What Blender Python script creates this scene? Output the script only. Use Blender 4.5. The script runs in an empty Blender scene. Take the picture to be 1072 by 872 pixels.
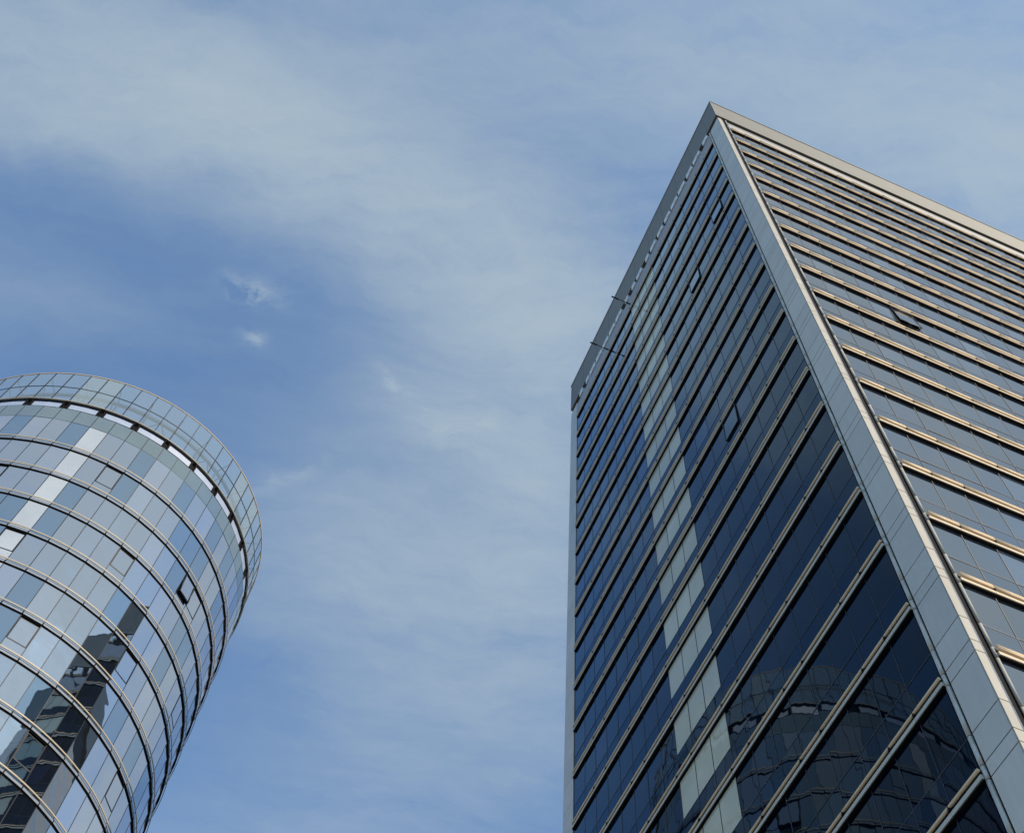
import bpy, math, random
from mathutils import Vector, Matrix

random.seed(7)
S = bpy.context.scene
COL = S.collection
R = math.radians
PI = math.pi

# ------------------------------------------------------------------ camera
cam_d = bpy.data.cameras.new("camera")
cam = bpy.data.objects.new("camera", cam_d)
COL.objects.link(cam)
cam_d.sensor_fit = 'HORIZONTAL'
cam_d.sensor_width = 36.0
cam_d.lens = 36.0 * 1272.1 / 1072.0
cam_d.clip_start = 0.1
cam_d.clip_end = 6000
PIT, ROL = 1.1253, 0.1229
fw = Vector((0, math.cos(PIT), math.sin(PIT)))
r0 = Vector((1, 0, 0)); u0 = r0.cross(fw)
rt = math.cos(ROL) * r0 + math.sin(ROL) * u0
up = -math.sin(ROL) * r0 + math.cos(ROL) * u0
EYE = Vector((0, 0, 1.6))
cam.matrix_world = Matrix(((rt.x, up.x, -fw.x, EYE.x), (rt.y, up.y, -fw.y, EYE.y), (rt.z, up.z, -fw.z, EYE.z), (0, 0, 0, 1)))
S.camera = cam

# ------------------------------------------------------------------ sun, sky, exposure
SUN_AZ, SUN_EL = R(-47), R(36)
SKY_STRENGTH, SUN_STRENGTH, EXPOSURE = 0.10, 4.3, 0.0
sd = Vector((math.cos(SUN_EL) * math.cos(SUN_AZ), math.cos(SUN_EL) * math.sin(SUN_AZ), math.sin(SUN_EL)))
sun_d = bpy.data.lights.new("sun", 'SUN')
sun_d.energy = SUN_STRENGTH; sun_d.angle = R(0.5); sun_d.color = (1.0, 0.84, 0.63)
sun = bpy.data.objects.new("sun", sun_d); COL.objects.link(sun)
sun.rotation_euler = sd.to_track_quat('Z', 'Y').to_euler()
S.view_settings.view_transform = 'Standard'
S.view_settings.look = 'None'
S.view_settings.exposure = EXPOSURE
S.view_settings.gamma = 1.0

world = bpy.data.worlds.new("World"); S.world = world; world.use_nodes = True
nt = world.node_tree; N = nt.nodes; L = nt.links
bg = N['Background']; bg.inputs[1].default_value = SKY_STRENGTH
sky = N.new('ShaderNodeTexSky'); sky.sky_type = 'NISHITA'; sky.sun_disc = False
sky.sun_elevation = SUN_EL; sky.sun_rotation = PI / 2 - SUN_AZ
sky.altitude = 100; sky.air_density = 1.0; sky.dust_density = 1.0; sky.ozone_density = 1.6

def mth(nt, op, a, b=None, c=None, clamp=False):
    n = nt.nodes.new('ShaderNodeMath'); n.operation = op; n.use_clamp = clamp
    for i, v in enumerate((a, b, c)):
        if v is None: continue
        if isinstance(v, (int, float)): n.inputs[i].default_value = v
        else: nt.links.new(v, n.inputs[i])
    return n.outputs[0]

tc = N.new('ShaderNodeTexCoord')
sep = N.new('ShaderNodeSeparateXYZ'); L.new(tc.outputs['Generated'], sep.inputs[0])
zc = mth(nt, 'MAXIMUM', sep.outputs[2], 0.08)
uu = mth(nt, 'DIVIDE', sep.outputs[0], zc); vv = mth(nt, 'DIVIDE', sep.outputs[1], zc)
comb = N.new('ShaderNodeCombineXYZ'); L.new(uu, comb.inputs[0]); L.new(vv, comb.inputs[1])
UV = comb.outputs[0]          # position on a flat cloud deck overhead

def noise(vec, scale, detail=5, rough=0.55, stretch=None, rot=0.0, loc=(0, 0, 0)):
    if stretch:
        m = N.new('ShaderNodeMapping'); m.inputs['Scale'].default_value = (*stretch, 1)
        m.inputs['Rotation'].default_value = (0, 0, rot); m.inputs['Location'].default_value = loc
        L.new(vec, m.inputs['Vector']); vec = m.outputs[0]
    n = N.new('ShaderNodeTexNoise'); n.inputs['Scale'].default_value = scale
    n.inputs['Detail'].default_value = detail; n.inputs['Roughness'].default_value = rough
    L.new(vec, n.inputs['Vector']); return n
wn = noise(UV, 6.0, 8, 0.6)
ws = N.new('ShaderNodeVectorMath'); ws.operation = 'SUBTRACT'; L.new(wn.outputs['Color'], ws.inputs[0]); ws.inputs[1].default_value = (0.5, 0.5, 0.5)
wm = N.new('ShaderNodeVectorMath'); wm.operation = 'SCALE'; L.new(ws.outputs[0], wm.inputs[0]); wm.inputs['Scale'].default_value = 0.10
wa = N.new('ShaderNodeVectorMath'); wa.operation = 'ADD'; L.new(UV, wa.inputs[0]); L.new(wm.outputs[0], wa.inputs[1])
UVW = wa.outputs[0]
# cirrus veils on the cloud deck: (centre u, v, half length, half width, angle, density)
VEILS = [(-0.334, 0.232, 0.2358, 0.0499, 0.017, 0.55), (-0.14, 0.288, 0.207, 0.0594, 0.364, 0.74), (-0.008, 0.379, 0.0833, 0.095, 0.957, 0.45),
         (-0.056, 0.656, 0.1427, 0.1257, -0.346, 0.5), (-0.056, 0.494, 0.0662, 0.0314, 0.349, 0.35), (0.291, 0.16, 0.1876, 0.0698, 0.182, 0.42),
         (0.384, 0.243, 0.0999, 0.0464, 0.3, 0.25), (-0.426, 0.178, 0.1467, 0.036, -0.354, 0.25), (0.013, 0.156, 0.1828, 0.0446, -0.035, 0.22),
         (0.005, 0.849, 0.1789, 0.1101, -0.575, 0.25), (0.037, 0.536, 0.0534, 0.1527, -0.04, 0.4), (-0.416, 0.433, 0.1273, 0.0384, 0.057, 0.1),
         (-0.182, 0.674, 0.0903, 0.064, -0.53, 0.14), (-0.16, 1.0, 0.211, 0.05, -0.161, 0.12)]
WISPS = [(-0.237, 0.392, 0.0249, 0.0083, 0.209, 0.55), (-0.228, 0.434, 0.0119, 0.0067, 0.153, 0.45), (-0.204, 0.575, 0.039, 0.0078, -0.599, 0.2),
         (-0.100, 0.474, 0.022, 0.006, 0.75, 0.5), (-0.060, 0.520, 0.030, 0.008, 0.25, 0.45), (-0.030, 0.505, 0.022, 0.008, -0.9, 0.3)]
def blob(vec, b):
    m = N.new('ShaderNodeMapping'); m.vector_type = 'TEXTURE'
    m.inputs['Location'].default_value = (b[0], b[1], 0); m.inputs['Rotation'].default_value = (0, 0, b[4]); m.inputs['Scale'].default_value = (b[2], b[3], 1)
    L.new(vec, m.inputs['Vector'])
    d = N.new('ShaderNodeVectorMath'); d.operation = 'DOT_PRODUCT'; L.new(m.outputs[0], d.inputs[0]); L.new(m.outputs[0], d.inputs[1])
    return mth(nt, 'MULTIPLY', mth(nt, 'EXPONENT', mth(nt, 'MULTIPLY', d.outputs['Value'], -0.8)), b[5])
den = None
for b in VEILS:
    o = blob(UVW, b); den = o if den is None else mth(nt, 'ADD', den, o)
# broad cloud patches added out of view to tone the glass reflections
for b in [(0.35, -0.60, 0.85, 0.42, -0.2, 1.8), (0.82, 0.45, 0.38, 0.32, 0.5, 1.3), (-1.3, -0.2, 0.45, 0.7, 0.4, 0.35), (0.3, 2.2, 0.8, 0.7, 0.1, 0.6)]:
    den = mth(nt, 'ADD', den, blob(UVW, b))
st = noise(UVW, 3.4, 11, 0.62, stretch=(0.55, 1.9), rot=-0.45)
st2 = noise(UVW, 11.0, 10, 0.66, stretch=(0.45, 1.5), rot=0.65)
st3 = noise(UVW, 34.0, 8, 0.66, stretch=(0.45, 1.5), rot=-0.5)
st3f = mth(nt, 'MULTIPLY_ADD', st3.outputs['Fac'], 0.8, -0.4)
mod = mth(nt, 'ADD', st3f, mth(nt, 'ADD', mth(nt, 'MULTIPLY_ADD', st.outputs['Fac'], 1.3, 0.25), mth(nt, 'MULTIPLY_ADD', st2.outputs['Fac'], 1.5, -0.75)))
den = mth(nt, 'MULTIPLY', den, mod)
for b in WISPS:
    wsn = mth(nt, 'MULTIPLY', blob(UVW, b), mth(nt, 'MULTIPLY_ADD', st3.outputs['Fac'], 5.0, -1.95, clamp=True))
    den = mth(nt, 'ADD', den, wsn)
den = mth(nt, 'ADD', den, mth(nt, 'MULTIPLY_ADD', st.outputs['Fac'], 0.30, -0.03))
den = mth(nt, 'SUBTRACT', 1.0, mth(nt, 'EXPONENT', mth(nt, 'MULTIPLY', mth(nt, 'MAXIMUM', den, 0.0), -1.6)))
hz = mth(nt, 'SUBTRACT', 1.0, mth(nt, 'MULTIPLY', sep.outputs[2], 2.2), clamp=True)
den = mth(nt, 'MAXIMUM', den, mth(nt, 'MULTIPLY', hz, 0.35))
tint = N.new('ShaderNodeMix'); tint.data_type = 'RGBA'; tint.blend_type = 'MULTIPLY'; tint.inputs[0].default_value = 1.0
L.new(sky.outputs[0], tint.inputs[6]); tint.inputs[7].default_value = (1.05, 1.75, 2.25, 1)
SKY_TINT = tint.inputs[7]
cm = N.new('ShaderNodeMix'); cm.data_type = 'RGBA'
L.new(den, cm.inputs[0]); L.new(tint.outputs[2], cm.inputs[6]); cm.inputs[7].default_value = (4.35, 5.35, 6.1, 1)
CLOUD_COL = cm.inputs[7]
L.new(cm.outputs[2], bg.inputs[0])

# ------------------------------------------------------------------ materials
def mat(name, col, rough=0.6, metal=0.0, noise_amt=0.0, nscale=2.0, spec=0.5, bump=0.0, bscale=8.0, coat=0.0):
    m = bpy.data.materials.new(name); m.use_nodes = True
    t = m.node_tree; b = t.nodes['Principled BSDF']
    b.inputs['Roughness'].default_value = rough; b.inputs['Metallic'].default_value = metal
    b.inputs['Specular IOR Level'].default_value = spec; b.inputs['Coat Weight'].default_value = coat
    b.inputs['Base Color'].default_value = (*col, 1)
    co = t.nodes.new('ShaderNodeTexCoord')
    if noise_amt:
        n = t.nodes.new('ShaderNodeTexNoise'); n.inputs['Scale'].default_value = nscale; n.inputs['Detail'].default_value = 6
        n.inputs['Roughness'].default_value = 0.65
        t.links.new(co.outputs['Object'], n.inputs['Vector'])
        r = t.nodes.new('ShaderNodeValToRGB')
        r.color_ramp.elements[0].position = 0.3; r.color_ramp.elements[1].position = 0.7
        r.color_ramp.elements[0].color = (*[c * (1 - noise_amt) for c in col], 1)
        r.color_ramp.elements[1].color = (*[min(1, c * (1 + noise_amt)) for c in col], 1)
        t.links.new(n.outputs['Fac'], r.inputs[0]); t.links.new(r.outputs[0], b.inputs['Base Color'])
    gi = t.nodes.new('ShaderNodeNewGeometry')
    src = b.inputs['Base Color'].links[0].from_socket if b.inputs['Base Color'].links else None
    pv = t.nodes.new('ShaderNodeVectorMath'); pv.operation = 'SCALE'
    if src: t.links.new(src, pv.inputs[0])
    else: pv.inputs[0].default_value = col
    # rain streaks running down, and a slightly different batch of paint on each panel
    mp = t.nodes.new('ShaderNodeMapping'); mp.inputs['Scale'].default_value = (3.0, 3.0, 0.12); t.links.new(co.outputs['Object'], mp.inputs['Vector'])
    ns = t.nodes.new('ShaderNodeTexNoise'); ns.inputs['Scale'].default_value = 1.6; ns.inputs['Detail'].default_value = 5; t.links.new(mp.outputs[0], ns.inputs['Vector'])
    sc_ = mth(t, 'ADD', mth(t, 'MULTIPLY_ADD', gi.outputs['Random Per Island'], .10, .87), mth(t, 'MULTIPLY', ns.outputs['Fac'], .16))
    t.links.new(sc_, pv.inputs['Scale']); t.links.new(pv.outputs[0], b.inputs['Base Color'])
    if bump:
        n = t.nodes.new('ShaderNodeTexNoise'); n.inputs['Scale'].default_value = bscale; n.inputs['Detail'].default_value = 2
        t.links.new(co.outputs['Object'], n.inputs['Vector'])
        bp = t.nodes.new('ShaderNodeBump'); bp.inputs['Strength'].default_value = bump; bp.inputs['Distance'].default_value = 0.02
        t.links.new(n.outputs['Fac'], bp.inputs['Height']); t.links.new(bp.outputs[0], b.inputs['Normal'])
    return m

def glass(name, dark, tint, base, ior=1.55, wave=0.012, blotch=0.25, rough=0.012, var=0.3, vpow=1.0, fpow=1.0, fk=1.0):
    """coated curtain-wall glass: a dark interior behind a tinted mirror-like outer face, slightly wavy"""
    m = bpy.data.materials.new(name); m.use_nodes = True
    t = m.node_tree; t.nodes.clear()
    out = t.nodes.new('ShaderNodeOutputMaterial')
    co = t.nodes.new('ShaderNodeTexCoord')
    n = t.nodes.new('ShaderNodeTexNoise'); n.inputs['Scale'].default_value = 0.55; n.inputs['Detail'].default_value = 1.5
    n.noise_dimensions = '4D'; gi = t.nodes.new('ShaderNodeNewGeometry'); rnd = gi.outputs['Random Per Island']
    t.links.new(co.outputs['Object'], n.inputs['Vector']); t.links.new(mth(t, 'MULTIPLY', rnd, 60.0), n.inputs['W'])
    bp = t.nodes.new('ShaderNodeBump'); bp.inputs['Strength'].default_value = 1.0; bp.inputs['Distance'].default_value = wave
    t.links.new(n.outputs['Fac'], bp.inputs['Height'])
    df = t.nodes.new('ShaderNodeBsdfDiffuse')
    n2 = t.nodes.new('ShaderNodeTexNoise'); n2.inputs['Scale'].default_value = 0.35; n2.inputs['Detail'].default_value = 4
    t.links.new(co.outputs['Object'], n2.inputs['Vector'])
    rp = t.nodes.new('ShaderNodeValToRGB'); rp.color_ramp.elements[0].position = 0.35; rp.color_ramp.elements[1].position = 0.7
    rp.color_ramp.elements[0].color = (*[c * (1 - blotch) for c in dark], 1); rp.color_ramp.elements[1].color = (*[c * (1 + blotch) for c in dark], 1)
    t.links.new(n2.outputs['Fac'], rp.inputs[0])
    pv = t.nodes.new('ShaderNodeVectorMath'); pv.operation = 'SCALE'; t.links.new(rp.outputs[0], pv.inputs[0])
    pw = mth(t, 'POWER', rnd, vpow); t.links.new(mth(t, 'MULTIPLY_ADD', pw, var, 1 - var * .1), pv.inputs['Scale'])
    t.links.new(pv.outputs[0], df.inputs['Color'])
    gl = t.nodes.new('ShaderNodeBsdfGlossy'); gl.inputs['Roughness'].default_value = rough; gl.inputs['Color'].default_value = (*tint, 1)
    t.links.new(bp.outputs[0], gl.inputs['Normal'])
    fr = t.nodes.new('ShaderNodeFresnel'); fr.inputs['IOR'].default_value = ior
    t.links.new(bp.outputs[0], fr.inputs['Normal'])
    fs = fr.outputs[0] if fpow == 1.0 else mth(t, 'MULTIPLY', mth(t, 'POWER', fr.outputs[0], fpow), fk, clamp=True)
    f = mth(t, 'MULTIPLY_ADD', fs, 1 - base, base, clamp=True)
    gm = t.nodes.new('ShaderNodeNewGeometry')      # no total reflection on the way out of a pane
    f = mth(t, 'MULTIPLY', f, mth(t, 'SUBTRACT', 1.0, gm.outputs['Backfacing']))
    mx = t.nodes.new('ShaderNodeMixShader'); t.links.new(f, mx.inputs[0]); t.links.new(df.outputs[0], mx.inputs[1]); t.links.new(gl.outputs[0], mx.inputs[2])
    t.links.new(mx.outputs[0], out.inputs[0])
    return m

def screen_glass(name, tint, base, clear):
    m = glass(name, (0.02, 0.03, 0.035), tint, base)
    t = m.node_tree; mx = [n for n in t.nodes if n.type == 'MIX_SHADER'][0]
    df = [n for n in t.nodes if n.type == 'BSDF_DIFFUSE'][0]
    tr = t.nodes.new('ShaderNodeBsdfTransparent'); tr.inputs[0].default_value = (0.88, 0.92, 0.92, 1)
    tl = t.nodes.new('ShaderNodeBsdfDiffuse'); tl.inputs[0].default_value = (0.34, 0.40, 0.41, 1)
    m2 = t.nodes.new('ShaderNodeMixShader'); m2.inputs[0].default_value = clear
    t.links.new(tl.outputs[0], m2.inputs[1]); t.links.new(tr.outputs[0], m2.inputs[2]); t.links.new(m2.outputs[0], mx.inputs[1])
    t.nodes.remove(df)
    return m

M = {
    'bright': mat('white_block', (0.80, 0.80, 0.78), 0.5, noise_amt=0.05),
    'glass_blue': glass('coated_blue_glass', (0.002, 0.004, 0.010), (0.66, 0.84, 1.0), 0.0, ior=1.63, wave=0.006, fpow=1.9, fk=3.4, var=7.0, vpow=5.0),
    'glass_haze': glass('haze_tinted_glass', (0.018, 0.024, 0.034), (1.0, 0.93, 0.85), 0.27, ior=1.85, wave=0.006, var=3.5, vpow=4.0),  # same tower glass, recoloured for the sunlit haze this front mirrors
    'spandrel': glass('spandrel_glass', (0.003, 0.006, 0.013), (0.54, 0.77, 1.0), 0.0, ior=1.6, wave=0.006, fpow=1.6, fk=2.0),
    'spandrel_haze': glass('haze_tinted_spandrel', (0.020, 0.026, 0.036), (1.0, 0.93, 0.86), 0.23, ior=1.8, wave=0.006),  # mirrored haze put into the colour of the lower panes too
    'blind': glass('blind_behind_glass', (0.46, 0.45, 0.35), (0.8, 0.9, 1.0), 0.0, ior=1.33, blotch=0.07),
    'core': mat('dark_core', (0.012, 0.014, 0.018), 0.9),
    'gasket_shade': mat('black_gasket_shade', (0.006, 0.006, 0.007), 0.8, spec=0.15),  # joints, and black standing in for shade under the ledges
    'mullion_brown': mat('brown_mullion', (0.035, 0.032, 0.034), 0.5, 0.2),
    'mullion': mat('dark_mullion', (0.02, 0.025, 0.035), 0.5, 0.3),
    'tube': mat('beige_metal_tube', (0.80, 0.59, 0.37), 0.6, 0.0, spec=0.25, noise_amt=0.05, nscale=1.2),
    'plate_sunlit': mat('sunlit_tan_plate', (0.62, 0.50, 0.36), 0.6, 0.0, spec=0.25, noise_amt=0.06, nscale=1.5),  # warmer copy of the ledge plate, sunlight put into its colour
    'plate': mat('pale_metal_plate', (0.50, 0.48, 0.42), 0.6, 0.0, spec=0.3, noise_amt=0.05, nscale=1.5),
    'panel': mat('blue_grey_panel', (0.56, 0.54, 0.48), 0.36, 0.25, noise_amt=0.05, nscale=0.5, bump=0.05, bscale=1.5),
    'cream': mat('cream_corner_strip', (0.40, 0.37, 0.32), 0.6, 0.0, spec=0.25, noise_amt=0.05, nscale=1.0),
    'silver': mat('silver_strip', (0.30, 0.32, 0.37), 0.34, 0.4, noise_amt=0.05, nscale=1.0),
    'parapet': mat('grey_parapet_panel', (0.155, 0.148, 0.128), 0.5, 0.2, noise_amt=0.06, nscale=0.7, bump=0.04, bscale=3),
    'coping': mat('pale_coping', (0.45, 0.48, 0.50), 0.4, 0.3),
    'sill': mat('white_sill_panel', (0.32, 0.32, 0.34), 0.55, 0.0, noise_amt=0.04),
    'white': mat('pale_blue_panel', (0.38, 0.44, 0.58), 0.4, 0.0, noise_amt=0.03),
    'steel': mat('grey_steelwork', (0.06, 0.09, 0.12), 0.5, 0.3),
    'rod': mat('dark_steel_rod', (0.03, 0.03, 0.035), 0.5, 0.4),
    'round_a': glass('silver_blue_glass', (0.010, 0.014, 0.020), (1.0, 0.98, 1.0), 0.64, ior=2.0, wave=0.007),
    'round_b': glass('deeper_blue_glass', (0.008, 0.016, 0.03), (0.76, 0.88, 1.0), 0.52, ior=1.9, wave=0.007),
    'round_c': glass('pale_silver_glass', (0.02, 0.022, 0.026), (1.0, 0.96, 0.98), 0.74, ior=2.0, wave=0.007),
    'round_glare': glass('painted_glare_glass', (0.44, 0.45, 0.47), (1.0, 1.0, 1.0), 0.40, blotch=0.1),  # sky glare of one bay put into the pane colour
    'round_top': glass('green_grey_glass', (0.06, 0.075, 0.075), (0.90, 0.95, 0.92), 0.46),
    'rim': mat('gold_metal_rim', (0.48, 0.40, 0.29), 0.5, 0.0, noise_amt=0.05),
    'band': mat('silver_blue_band', (0.23, 0.27, 0.34), 0.65, 0.0),
    'screen': screen_glass('clear_screen_glass', (0.97, 0.99, 1.0), 0.28, 0.88),
    'screen_pale': screen_glass('frosted_screen_glass', (1.0, 0.99, 0.95), 0.26, 0.60),
    'roof': mat('grey_roof_gravel', (0.22, 0.22, 0.21), 0.9, noise_amt=0.2, nscale=6),
}

# ------------------------------------------------------------------ mesh helper
class MB:
    def __init__(s): s.v = []; s.f = []; s.m = []; s.mats = []; s.sm = []
    def mi(s, m):
        if m not in s.mats: s.mats.append(m)
        return s.mats.index(m)
    def poly(s, pts, m, smooth=False):
        b = len(s.v); s.v += [tuple(p) for p in pts]; s.f.append(tuple(range(b, b + len(pts)))); s.m.append(s.mi(m)); s.sm.append(smooth)
    def mesh(s, verts, faces, m, smooth=False):
        b = len(s.v); s.v += [tuple(p) for p in verts]; k = s.mi(m)
        for f in faces: s.f.append(tuple(b + i for i in f)); s.m.append(k); s.sm.append(smooth)
    def hexa(s, p, m):
        """p: 8 corners, bottom 4 counter-clockwise then top 4"""
        s.mesh(p, [(0, 3, 2, 1), (4, 5, 6, 7), (0, 1, 5, 4), (1, 2, 6, 5), (2, 3, 7, 6), (3, 0, 4, 7)], m)
    def box(s, x0, x1, y0, y1, z0, z1, m):
        s.hexa([(x0, y0, z0), (x1, y0, z0), (x1, y1, z0), (x0, y1, z0), (x0, y0, z1), (x1, y0, z1), (x1, y1, z1), (x0, y1, z1)], m)
    def tube(s, a, b, r, m, n=8):
        a = Vector(a); b = Vector(b); d = (b - a).normalized()
        q = Vector((0, 0, 1)) if abs(d.z) < .9 else Vector((1, 0, 0))
        e = d.cross(q).normalized(); g = d.cross(e)
        vs = [a + (e * math.cos(2 * PI * i / n) + g * math.sin(2 * PI * i / n)) * r for i in range(n)]
        vs += [w + (b - a) for w in vs]
        s.mesh(vs, [(i, (i + 1) % n, n + (i + 1) % n, n + i) for i in range(n)], m, True)
        s.mesh(vs, [tuple(range(n))[::-1], tuple(range(n, 2 * n))], m)
    def build(s, name, parent=None, label=None, kind=None, cat=None):
        me = bpy.data.meshes.new(name)
        me.from_pydata(s.v, [], s.f)
        for m in s.mats: me.materials.append(M[m])
        me.polygons.foreach_set('material_index', s.m)
        me.polygons.foreach_set('use_smooth', s.sm)
        me.validate(); me.update()
        import bmesh
        bm = bmesh.new(); bm.from_mesh(me); bmesh.ops.remove_doubles(bm, verts=bm.verts, dist=1e-5); bmesh.ops.recalc_face_normals(bm, faces=bm.faces); bm.to_mesh(me); bm.free()
        o = bpy.data.objects.new(name, me); COL.objects.link(o)
        if parent: o.parent = parent
        if label: o['label'] = label
        if kind: o['kind'] = kind
        if cat: o['category'] = cat
        return o

def thing(name, label, cat, loc, rz):
    o = bpy.data.objects.new(name, None); COL.objects.link(o); o.location = loc; o.rotation_euler = (0, 0, rz)
    o['label'] = label; o['category'] = cat; o.empty_display_size = 3
    return o

def seen_area(pts):
    """picture area (fraction of frame width squared) of a polygon, 0 when outside the frame"""
    q = []; inside = 0
    for p in pts:
        d = p - EYE; w = d.dot(fw)
        if w <= 0: return 0
        x, y = d.dot(rt) / w * 1.1867, d.dot(up) / w * 1.1867
        if abs(x) < .5 and abs(y) < .4067: inside += 1
        q.append((x, y))
    a = abs(sum(q[i][0] * q[(i + 1) % len(q)][1] - q[(i + 1) % len(q)][0] * q[i][1] for i in range(len(q)))) / 2
    return a * inside / len(q)

# ------------------------------------------------------------------ ground
g = MB(); g.box(-2500, 2500, -2500, 2500, -0.5, 0, 'roof')
M['paving'] = mat('grey_granite_paving', (0.15, 0.15, 0.145), 0.8, noise_amt=0.25, nscale=0.4)
g.mats[0] = 'paving'
g.build('ground', kind='structure')

# ------------------------------------------------------------------ rectangular tower
# local frame: origin at the street corner's arris, +x along the sunlit front, +y along the shaded side
YAW = 1.8567
eL = Vector((math.cos(YAW), math.sin(YAW), 0))
ORI = Vector((13.75, 21.325, 0)) - eL * 1.583
T = thing('office_tower', 'tall square blue-glass office tower with a pale metal corner post and grey parapet', 'tower', ORI, YAW - PI / 2)
TM = Matrix.Translation(ORI) @ Matrix.Rotation(YAW - PI / 2, 4, 'Z')
Z0, DZ, NF = 103.1, 3.965, 26          # height of the top ledge, storey height, storeys
LY0, BW = 1.583, 1.442                 # shaded side: bays start here, bay width
NL = 19
RX = [0.80, 2.06] + [2.06 + 1.43 * j for j in range(1, 27)]
LYS = [LY0 + BW * k for k in range(NL + 1)]
LEN_L = LYS[-1] + 1.55
LEN_R = RX[-1] + 1.6
PAR0, PAR1 = 107.35, 113.0
def z_of(i): return Z0 - DZ * i
TR = 1.32                              # transom above the ledge below

c = MB(); c.box(0.25, LEN_R - 0.25, 0.25, LEN_L - 0.25, 0.02, 106.9, 'core'); c.build('core_wall', T)
c = MB(); c.box(0.6, LEN_R - 0.6, 0.6, LEN_L - 0.6, 107.9, 108.2, 'roof'); c.build('roof', T)

def pt(side, a, z, out=0.0):
    return (-out, a, z) if side == 'L' else (a, -out, z)

def pane(mb, side, a0, a1, z0, z1, m, d=0.0, t0=0.0, th=0.03):
    """one glass pane, its corners a millimetre or two out of true; t0 swings the foot outwards"""
    j = [random.uniform(-.004, .004) for _ in range(4)]; s = j[0] + j[2] - j[1]; j[3] = s
    o = [d + j[0] + t0, d + j[1] + t0, d + j[2], d + j[3]]
    f = [pt(side, a0, z0, o[0]), pt(side, a1, z0, o[1]), pt(side, a1, z1, o[2]), pt(side, a0, z1, o[3])]
    b = [pt(side, a0, z0, o[0] - th), pt(side, a1, z0, o[1] - th), pt(side, a1, z1, o[2] - th), pt(side, a0, z1, o[3] - th)]
    mb.mesh(f + b, [(0, 1, 2, 3), (4, 7, 6, 5), (0, 4, 5, 1), (1, 5, 6, 2), (2, 6, 7, 3), (3, 7, 4, 0)], m)

OPEN = {('L', 10, 4), ('L', 3, 1), ('L', 4, 4), ('R', 9, 4)}
def sbox(mb, side, a0, a1, o0, o1, z0, z1, m):
    if side == 'L': mb.box(-o1, -o0, a0, a1, z0, z1, m)
    else: mb.box(a0, a1, -o1, -o0, z0, z1, m)

def window(mb, side, i, k):
    xs = LYS if side == 'L' else RX
    a0, a1 = xs[k] + .025, xs[k + 1] - .025
    zb, zt = z_of(i + 1), z_of(i)
    if zb < 0: zb = 0.1
    tall = 'glass_blue' if side == 'L' else 'glass_haze'; low = 'spandrel' if side == 'L' else 'spandrel_haze'
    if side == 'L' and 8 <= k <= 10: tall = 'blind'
    if (side, i, k) in OPEN:
        pass
    else:
        pane(mb, side, a0, a1, zb + TR + .03, zt - .40, tall)
    pane(mb, side, a0, a1, zb + .02, zb + TR - .03, low)

cand = []
for side, xs in (('L', LYS), ('R', RX)):
    for i in range(NF):
        for k in range(len(xs) - 1):
            zb, zt = max(z_of(i + 1), .1), z_of(i)
            P = [TM @ Vector(pt(side, xs[k], zb)), TM @ Vector(pt(side, xs[k + 1], zb)), TM @ Vector(pt(side, xs[k + 1], zt)), TM @ Vector(pt(side, xs[k], zt))]
            cand.append((seen_area(P), side, i, k))
cand.sort(key=lambda q: -q[0])
for q in cand:
    if (q[1], q[2], q[3]) in OPEN: pass
big = [q for q in cand if (q[1], q[2], q[3]) not in OPEN][:95]
rest = MB()
bigset = {(q[1], q[2], q[3]) for q in big}
for a, side, i, k in cand:
    key = (side, i, k)
    if key in OPEN:
        mb = MB(); window(mb, side, i, k); xs = LYS if side == 'L' else RX
        w = mb.build('window', T, 'window pushed open at its foot')
        a0, a1 = xs[k] + .03, xs[k + 1] - .03; zb = z_of(i + 1) + TR + .03; zt = z_of(i) - .42
        sa = MB(); sw = 0.06 if side == 'L' else .12
        pane(sa, side, a0 + .05, a1 - .05, zb + .06, zt - .04, 'glass_blue' if side == 'L' else 'glass_haze', 0.03, sw)
        for (p, q) in (((a0, zb, sw), (a1, zb, sw)), ((a0, zt, .03), (a1, zt, .03)), ((a0, zb, sw), (a0, zt, .03)), ((a1, zb, sw), (a1, zt, .03))):
            sa.tube(pt(side, p[0], p[1], p[2] + .03), pt(side, q[0], q[1], q[2] + .03), .028, 'rod', 4)
        sa.build('sash', w)
        st_ = MB(); st_.tube(pt(side, a0 + .05, zb + .1, 0), pt(side, a0 + .05, zb + .02, sw), .025, 'rod', 6)
        st_.tube(pt(side, a1 - .05, zb + .1, 0), pt(side, a1 - .05, zb + .02, sw), .025, 'rod', 6); st_.build('stay_arm', w)
    elif key in bigset:
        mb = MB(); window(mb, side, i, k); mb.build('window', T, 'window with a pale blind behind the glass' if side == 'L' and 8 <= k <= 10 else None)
    else:
        window(rest, side, i, k)
rest.build('window', T, 'the smaller windows higher up and further along both fronts', kind='stuff')

# mullions and transoms, one mesh per front
for side, xs in (('L', LYS), ('R', RX)):
    mb = MB()
    for x in xs[1:-1]: sbox(mb, side, x - .015, x + .015, -.06, .012, .1, Z0 - .3, 'mullion' if side == 'L' else 'mullion_brown')
    for i in range(NF):
        zb = z_of(i + 1)
        if zb > 0: sbox(mb, side, xs[0], xs[-1], -.06, .011, zb + TR - .02, zb + TR + .02, 'mullion' if side == 'L' else 'mullion_brown')
    mb.build('mullion_grid', T)

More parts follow.
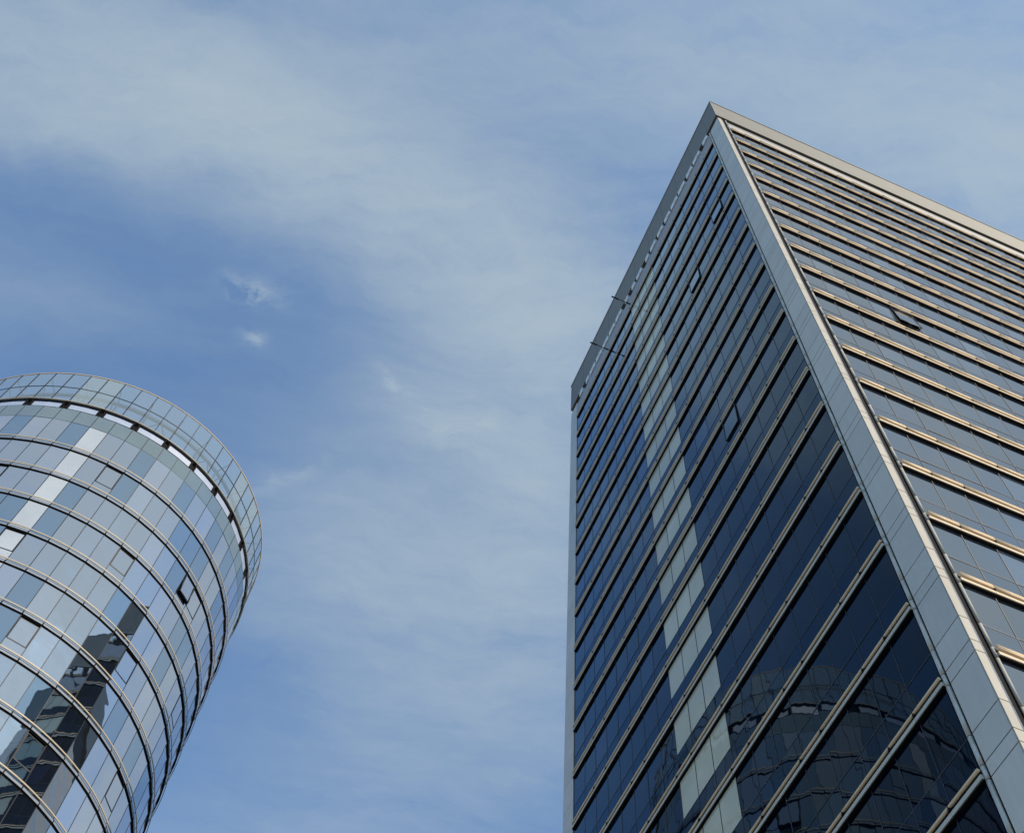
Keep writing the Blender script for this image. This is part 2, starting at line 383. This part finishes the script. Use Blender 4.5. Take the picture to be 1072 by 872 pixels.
# ledges
def ledge(side, i):
    xs = LYS if side == 'L' else RX
    z = z_of(i); mb = MB(); a0, a1 = xs[0] - (.06 if side == 'L' else .02), xs[-1] + .02
    joints = [a0] + [xs[k] for k in range(1, len(xs) - 1) if k % 3] + [a1]
    for p, q in zip(joints, joints[1:]):
        if side == 'L':
            mb.tube(pt(side, p + .025, z, .12), pt(side, q - .025, z, .12), .058, 'tube', 10)
        else:
            mb.tube(pt(side, p + .02, z + .07, .12), pt(side, q - .02, z + .07, .12), .062, 'tube', 8)
            mb.tube(pt(side, p + .02, z - .055, .13), pt(side, q - .02, z - .055, .13), .062, 'tube', 8)
        sbox(mb, side, p + .006, q - .006, .05, .13, z - .34, z - .185, 'plate' if side == 'L' else 'plate_sunlit')
    for p in joints[1:-1]:
        sbox(mb, side, p - .04, p + .04, 0.0, .16, z - .14, z + .03, 'gasket_shade')
    sbox(mb, side, a0, a1, -.05, .045, z - .40, z + .02, 'gasket_shade')  # black strip put in for shade and mirrored underside below the ledge
    sbox(mb, side, a0, a1, .0, .11, z - .395, z - .365, 'gasket_shade')  # unlit underside coloured black
    return mb.build('sun_ledge', T)
for side in 'LR':
    for i in range(NF):
        if z_of(i) > 1: ledge(side, i)

# top sill, recess and parapet
mb = MB()
sbox(mb, 'L', LYS[0] - .02, LYS[-1] + .02, -.1, .10, Z0 + .22, Z0 + 2.35, 'sill')
sbox(mb, 'R', RX[0], RX[-1], -.1, .06, Z0 + .30, Z0 + 1.9, 'sill'); sbox(mb, 'R', RX[0], RX[-1], -.1, .0, Z0 + 1.92, Z0 + 2.9, 'parapet'); mb.build('top_sill', T)
mb = MB(); mb.box(.5, LEN_R - .5, .5, LEN_L - .5, 106.0, PAR0 + .3, 'gasket_shade'); mb.build('recess', T)
# white blocks added for the sunlight that shows through the slot under the parapet
y = LY0 + 0.2; kk = 0
while y < LEN_L - 1.5:
    ln = random.choice((.62, .8, 1.05, 1.2))
    mb = MB(); sbox(mb, 'L', y, y + ln, -.18, .12, Z0 + 2.95, PAR0 - .35, 'bright')
    sbox(mb, 'L', y + .25, y + ln * .5, .12, .17, Z0 + 3.2, PAR0 - .6, 'bright')
    mb.build('sunlit_slot_block', T); y += 1.442; kk += 1

mb = MB(); t_ = .55
def par_wall(x0, x1, y0, y1): mb.box(x0, x1, y0, y1, PAR0, PAR1, 'parapet')
par_wall(-.04, LEN_R + .04, -.04, t_); par_wall(-.04, LEN_R + .04, LEN_L - t_, LEN_L + .04)
par_wall(-.04, t_, t_ + .002, LEN_L - t_ - .002); par_wall(LEN_R - t_, LEN_R + .04, t_ + .002, LEN_L - t_ - .002)
y = 1.6
while y < LEN_L: mb.box(-.052, -.03, y - .012, y + .012, PAR0 + .02, PAR1 - .02, 'parapet'); y += 2.884
par = mb.build('parapet', T)
mb = MB()
mb.box(-.10, LEN_R + .1, -.10, .62, PAR1 + .002, PAR1 + .10, 'coping'); mb.box(-.10, .62, .622, LEN_L + .1, PAR1 + .002, PAR1 + .10, 'coping')
mb.box(-.075, -.055, -.075, LEN_L, PAR0, PAR0 + .06, 'coping'); mb.box(-.07, -.042, -.07, -.042, PAR0, PAR1, 'coping')
mb.build('coping', par)
mb = MB(); mb.box(.15, LEN_R - .15, .15, LEN_L - .15, PAR0 + .01, PAR0 + .03, 'gasket_shade'); mb.build('soffit', T)

# corner posts
def corner_post():
    mb = MB()
    top = Z0 + 3.35
    cuts = [0.1]
    for i in range(NF, -1, -1):
        z = z_of(i)
        for dz in (-.42, .12, TR):
            if 0.3 < z + dz < top - .2: cuts.append(z + dz)
    cuts.append(top); g_ = .02
    for a, b in zip(cuts, cuts[1:]):
        a += g_; b -= g_
        mb.box(0.0, .20, .04, LY0 - .26, a, b, 'panel')                         # broad shaded face
        mb.box(0.005, .33, -.012, .035, a, b, 'cream')                          # lit strip round the arris
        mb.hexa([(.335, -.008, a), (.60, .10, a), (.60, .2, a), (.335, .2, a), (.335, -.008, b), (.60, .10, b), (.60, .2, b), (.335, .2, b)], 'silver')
        mb.tube((.03, LY0 - .10, a), (.03, LY0 - .10, b), .085, 'panel', 10)
        mb.tube((.745, .0, a), (.745, .0, b), .055, 'cream', 10)
    mb.box(.03, .2, .05, LY0 + .02, .05, top - .02, 'gasket_shade'); mb.box(.1, .82, .06, .24, .05, top - .02, 'gasket_shade')
    return mb.build('corner_post', T, 'broad pale metal post up the near corner')
corner_post()
mb = MB()
z = 0.1
while z < 106:
    z2 = min(z + DZ / 2 - .02, 106.4)
    mb.box(0, .3, LYS[-1] + .18, LEN_L, z, z2, 'panel'); mb.box(.301, 1.4, LEN_L - .2, LEN_L, z, z2, 'panel')
    mb.box(RX[-1] + .12, LEN_R, 0, .3, z, z2, 'panel'); mb.box(LEN_R - .3, LEN_R, .301, 1.6, z, z2, 'panel'); z += DZ / 2
mb.box(.06, .2, LYS[-1], LEN_L - .02, .05, 106.4, 'gasket_shade'); mb.build('far_post', T)
# plain back walls with ribbon windows
for nm, bx in (('back_wall', (LEN_R - .3, LEN_R - .05, 1.62, LEN_L - .01)), ('back_wall', (1.42, LEN_R - .32, LEN_L - .3, LEN_L - .05))):
    mb = MB()
    for i in range(NF):
        zb = max(z_of(i + 1), .1)
        mb.box(*bx, zb, zb + 1.3, 'panel'); mb.box(*bx, zb + 1.301, z_of(i) - .001, 'glass_haze')
    mb.build(nm, T)

# two thin davit rods reaching out under the parapet
for y, z in ((1.583 + 15.8, 103.9), (1.583 + 20.4, 101.6 + 1.9)):
    mb = MB(); mb.tube((0.1, y, z), (-1.7, y, z), .035, 'rod', 6); mb.tube((-1.25, y, z), (-1.9, y, z), .075, 'rod', 6)
    mb.tube((.05, y, z), (-.5, y, z), .075, 'rod', 6); mb.build('davit_rod', T)

# ------------------------------------------------------------------ round tower
RC = Vector((-39.43, 63.56, 0)); RTH = 2.665
RA, RB = 18.08, 16.20
NB = 72; A0 = 1.787; DA = 2 * PI / NB
U = thing('round_tower', 'round silver-glass office tower with ring ledges and a clear glass crown', 'tower', RC, RTH)
UM = Matrix.Translation(RC) @ Matrix.Rotation(RTH, 4, 'Z')
def E(k, off=0.0, z=0.0):
    a = A0 + k * DA
    n = Vector((math.cos(a) / RA, math.sin(a) / RB, 0)).normalized()
    return Vector((RA * math.cos(a), RB * math.sin(a), z)) + n * off
RZ = [1.6 + 1.2 * h for h in (75.47, 69.55, 66.17, 62.97, 59.80)]
while RZ[-1] > 7: RZ.append(RZ[-1] - 3.83)
CR = 1.6 + 96.0

def rslab(mb, k0, k1, o0, o1, z0, z1, m):
    mb.hexa([E(k0, o0, z0), E(k0, o1, z0), E(k1, o1, z0), E(k1, o0, z0), E(k0, o0, z1), E(k0, o1, z1), E(k1, o1, z1), E(k1, o0, z1)], m)
def rquad(mb, k, e0, e1, z0, z1, m, off=0.0, t0=0.0):
    """a flat pane between two mullions, slightly out of true"""
    A = E(k, off); B = E(k + 1, off); d = (B - A); ln = d.length; d.normalize(); n = Vector((d.y, -d.x, 0))
    if n.dot(A) < 0: n = -n
    tl, tw = random.gauss(0, .0015), random.gauss(0, .0022)
    P = []
    for (x, z) in ((e0, z0), (ln - e1, z0), (ln - e1, z1), (e0, z1)):
        o = (z - (z0 + z1) / 2) * tl + (x - ln / 2) * tw + (t0 if z == z0 else 0)
        P.append(A + d * x + n * o + Vector((0, 0, z)))
    Q = [p - n * .03 for p in P]
    mb.mesh(P + Q, [(0, 1, 2, 3), (4, 7, 6, 5), (0, 4, 5, 1), (1, 5, 6, 2), (2, 6, 7, 3), (3, 7, 4, 0)], m)

# dark inner drum and roof
mb = MB()
for k in range(NB):
    rslab(mb, k, k + 1, -.6, -.3, .02, RZ[0] - .3, 'core')
mb.build('core_wall', U)
mb = MB(); mb.poly([E(k, -.35, RZ[0] + .5) for k in range(NB)], 'roof'); mb.poly([E(k, -.35, RZ[0] + .2) for k in range(NB)], 'roof'); mb.build('roof', U)

def look(r, k):
    h = random.Random(r * 977 + k * 31 + 5).random()
    if k % NB == RB_GLARE: return 'round_glare'
    if 17 < k < 60: h = .3 + h * .7 if h > .06 else h
    if h < .25: return 'round_b'
    if h < .42: return 'round_c'
    return 'round_a'
RB_GLARE = 6
def zlim(r): return (RZ[r + 1] + .03, RZ[r] - .42 if r else RZ[0] - 1.25)
def operable(r, k): return (k * 3 + r * 2) % 13 == 0 and r > 0
R_OPEN = (2, 15)
def rwindow(mb, r, k, split=True):
    z0, z1 = zlim(r); m = look(r, k)
    if r == 0:
        rquad(mb, k, .03, .03, z0, z1 - 2.0, m); rquad(mb, k, .03, .03, z1 - 1.95, z1, 'round_top')
    elif operable(r, k):
        zt = z0 + 1.05
        rquad(mb, k, .03, .03, z0, zt - .04, m); rquad(mb, k, .10, .10, zt + .05, z1 - .22, m, .012)
    else: rquad(mb, k, .03, .03, z0, z1, m)

cand = []
for r in range(len(RZ) - 1):
    for k in range(NB):
        z0, z1 = zlim(r)
        nrm = (UM.to_3x3() @ (E(k + .5, 1) - E(k + .5, 0))); mid = UM @ E(k + .5, 0, z1)
        ar = seen_area([UM @ E(k, 0, z0), UM @ E(k + 1, 0, z0), UM @ E(k + 1, 0, z1), UM @ E(k, 0, z1)]) if nrm.dot(EYE - mid) > 0 else 0
        cand.append((ar, r, k))
cand.sort(key=lambda q: -q[0])
rest = MB()
for n_, (ar, r, k) in enumerate(cand):
    if (r, k) == R_OPEN:
        mb = MB(); z0, z1 = zlim(r); rquad(mb, k, .03, .03, z0, z0 + 1.0, 'round_a')
        w = mb.build('window', U, 'window pushed open at its foot')
        sa = MB(); zb, zt = z0 + 1.1, z1 - .15; sw = .13
        rquad(sa, k, .1, .1, zb, zt, 'round_a', .04, sw)
        for e in (.06, .94):
            sa.tube(E(k + e, .06, zt), E(k + e, .06 + sw, zb), .06, 'rod', 4)
        sa.tube(E(k + .04, .06 + sw, zb), E(k + .96, .06 + sw, zb), .07, 'rod', 4); sa.build('sash', w)  # foot bar thickened to stand in for the black shadow gap
        continue
    if n_ < 98:
        mb = MB(); rwindow(mb, r, k)
        w = mb.build('window', U, 'window with pale sky glare painted on the glass' if k == RB_GLARE else None)
        if operable(r, k):
            z0, z1 = zlim(r); zt = z0 + 1.05; s2 = MB()
            rslab(s2, k + .04, k + .96, -.02, .012, zt - .04, zt + .04, 'mullion'); rslab(s2, k + .04, k + .96, -.02, .010, z1 - .20, z1 - .16, 'mullion')
            rslab(s2, k + .035, k + .06, -.02, .014, zt - .04, z1 - .16, 'mullion'); rslab(s2, k + .94, k + .965, -.02, .014, zt - .04, z1 - .16, 'mullion')
            s2.build('sash', w)
    else:
        rwindow(rest, r, k)
        if operable(r, k):
            z0, z1 = zlim(r); zt = z0 + 1.05
            rslab(rest, k + .04, k + .96, -.02, .012, zt - .04, zt + .04, 'mullion'); rslab(rest, k + .04, k + .96, -.02, .010, z1 - .20, z1 - .16, 'mullion')
rest.build('window', U, 'the smaller windows round the sides and back', kind='stuff')

mb = MB()
for k in range(NB):
    rslab(mb, k - .014, k + .014, -.25, .012, .1, RZ[0] - 1.2, 'mullion')
    rslab(mb, k, k + 1, -.2, .004, RZ[0] - 3.26, RZ[0] - 3.20, 'mullion')
mb.build('mullion_grid', U)

def rtube(mb, off, z, r, m, n=6, seg=None):
    """a tube following the ellipse"""
    sg = NB * 2; vs = []; fs = []
    for s in range(sg):
        k = s * NB / sg
        for i in range(n):
            a = 2 * PI * i / n + .3; vs.append(E(k, off + r * math.cos(a), z + r * math.sin(a)))
    for s in range(sg):
        for i in range(n):
            fs.append((s * n + i, s * n + (i + 1) % n, ((s + 1) % sg) * n + (i + 1) % n, ((s + 1) % sg) * n + i))
    mb.mesh(vs, fs, m, True)

for r in range(1, len(RZ)):
    z = RZ[r]; mb = MB()
    [rslab(mb, k / 2, k / 2 + .5, .16, .215, z - .04, z + .055, 'rim') for k in range(NB * 2)]
    for k in range(NB):
        rslab(mb, k + .03, k + .97, .02, .10, z - .30, z - .08, 'band')
        rslab(mb, k - .025, k + .025, -.02, .105, z - .295, z - .07, 'gasket_shade')
        rslab(mb, k, k + 1, -.2, .018, z - .40, z + .02, 'gasket_shade')  # black strip put in for the ring's shadow and dark reflection
        rslab(mb, k, k + 1, .019, .085, z - .325, z - .302, 'gasket_shade')
    mb.build('ring_ledge', U)

# slot of white panels between crown and top storey, brackets every two bays
for j in range(NB // 2):
    k = 2 * j; mb = MB()
    rslab(mb, k + .22, k + 1.0, -.16, -.08, RZ[0] - 1.02, RZ[0] - .26, 'white'); rslab(mb, k + 1.0, k + 1.78, -.16, -.08, RZ[0] - 1.02, RZ[0] - .26, 'white')
    mb.build('slot_panel', U)
mb = MB()
for k in range(NB): rslab(mb, k, k + 1, -.3, -.18, RZ[0] - 1.24, RZ[0] - .12, 'gasket_shade')
for j in range(NB // 2):
    for e in (-.16, .16):
        k = 2 * j + e
        rslab(mb, k - .04, k + .04, -.2, .03, RZ[0] - 1.2, RZ[0] - .1, 'gasket_shade')
mb.build('bracket_ring', U)

# crown: clear screen on mullions, steelwork behind it
cm_ = MB()
rtube(cm_, .10, RZ[0], .06, 'rim', 8)
for k in range(NB):
    rslab(cm_, k, k + 1, -.18, .04, RZ[0] - .06, RZ[0] + .02, 'steel')
    rslab(cm_, k - .018, k + .018, -.06, .03, RZ[0] + .05, CR, 'mullion')
    rslab(cm_, k + .02, k + .98, -.05, .015, (RZ[0] + CR) / 2 - .04, (RZ[0] + CR) / 2 + .04, 'mullion')
rtube(cm_, .0, CR, .05, 'tube', 6)
crown = cm_.build('crown', U, 'clear glass screen round the roof')
for k in range(NB):
    mb = MB(); zz = (RZ[0] + CR) / 2
    m = 'screen_pale' if (k * 7) % 23 in (5, 12) or 13 < k < 22 and k % 2 else 'screen'
    rquad(mb, k, .05, .05, RZ[0] + .08, zz - .05, m); rquad(mb, k, .05, .05, zz + .05, CR - .05, m)
    mb.build('screen_panel', crown)
mb = MB()
for z, off, hh in ((RZ[0] + 1.6, -1.5, .16), (RZ[0] + 4.2, -1.5, .14)):
    for k in range(NB): rslab(mb, k, k + 1, off - .12, off + .12, z - hh, z + hh, 'steel')
for k in range(0, NB, 2):
    a = E(k, -1.5, RZ[0] + .3); b = E(k, -1.5, RZ[0] + 4.3); mb.tube(a, b, .09, 'steel', 6)
    mb.tube(E(k, -1.5, RZ[0] + 4.2), E(k, -.1, RZ[0] + 4.3), .05, 'steel', 5)
    mb.tube(E(k, -1.5, RZ[0] + 1.6), E(k, -.1, RZ[0] + 2.6), .05, 'steel', 5)
mb.build('steel_frame', crown)
mb = MB()
for k in range(0, NB, 4):
    mb.tube(E(k, -1.5, RZ[0] + 1.6), E(k + 1, -1.5, RZ[0] + 4.2), .055, 'steel', 5); mb.tube(E(k + 2, -1.5, RZ[0] + 1.6), E(k + 1, -1.5, RZ[0] + 4.2), .055, 'steel', 5)
mb.build('bracing', crown)
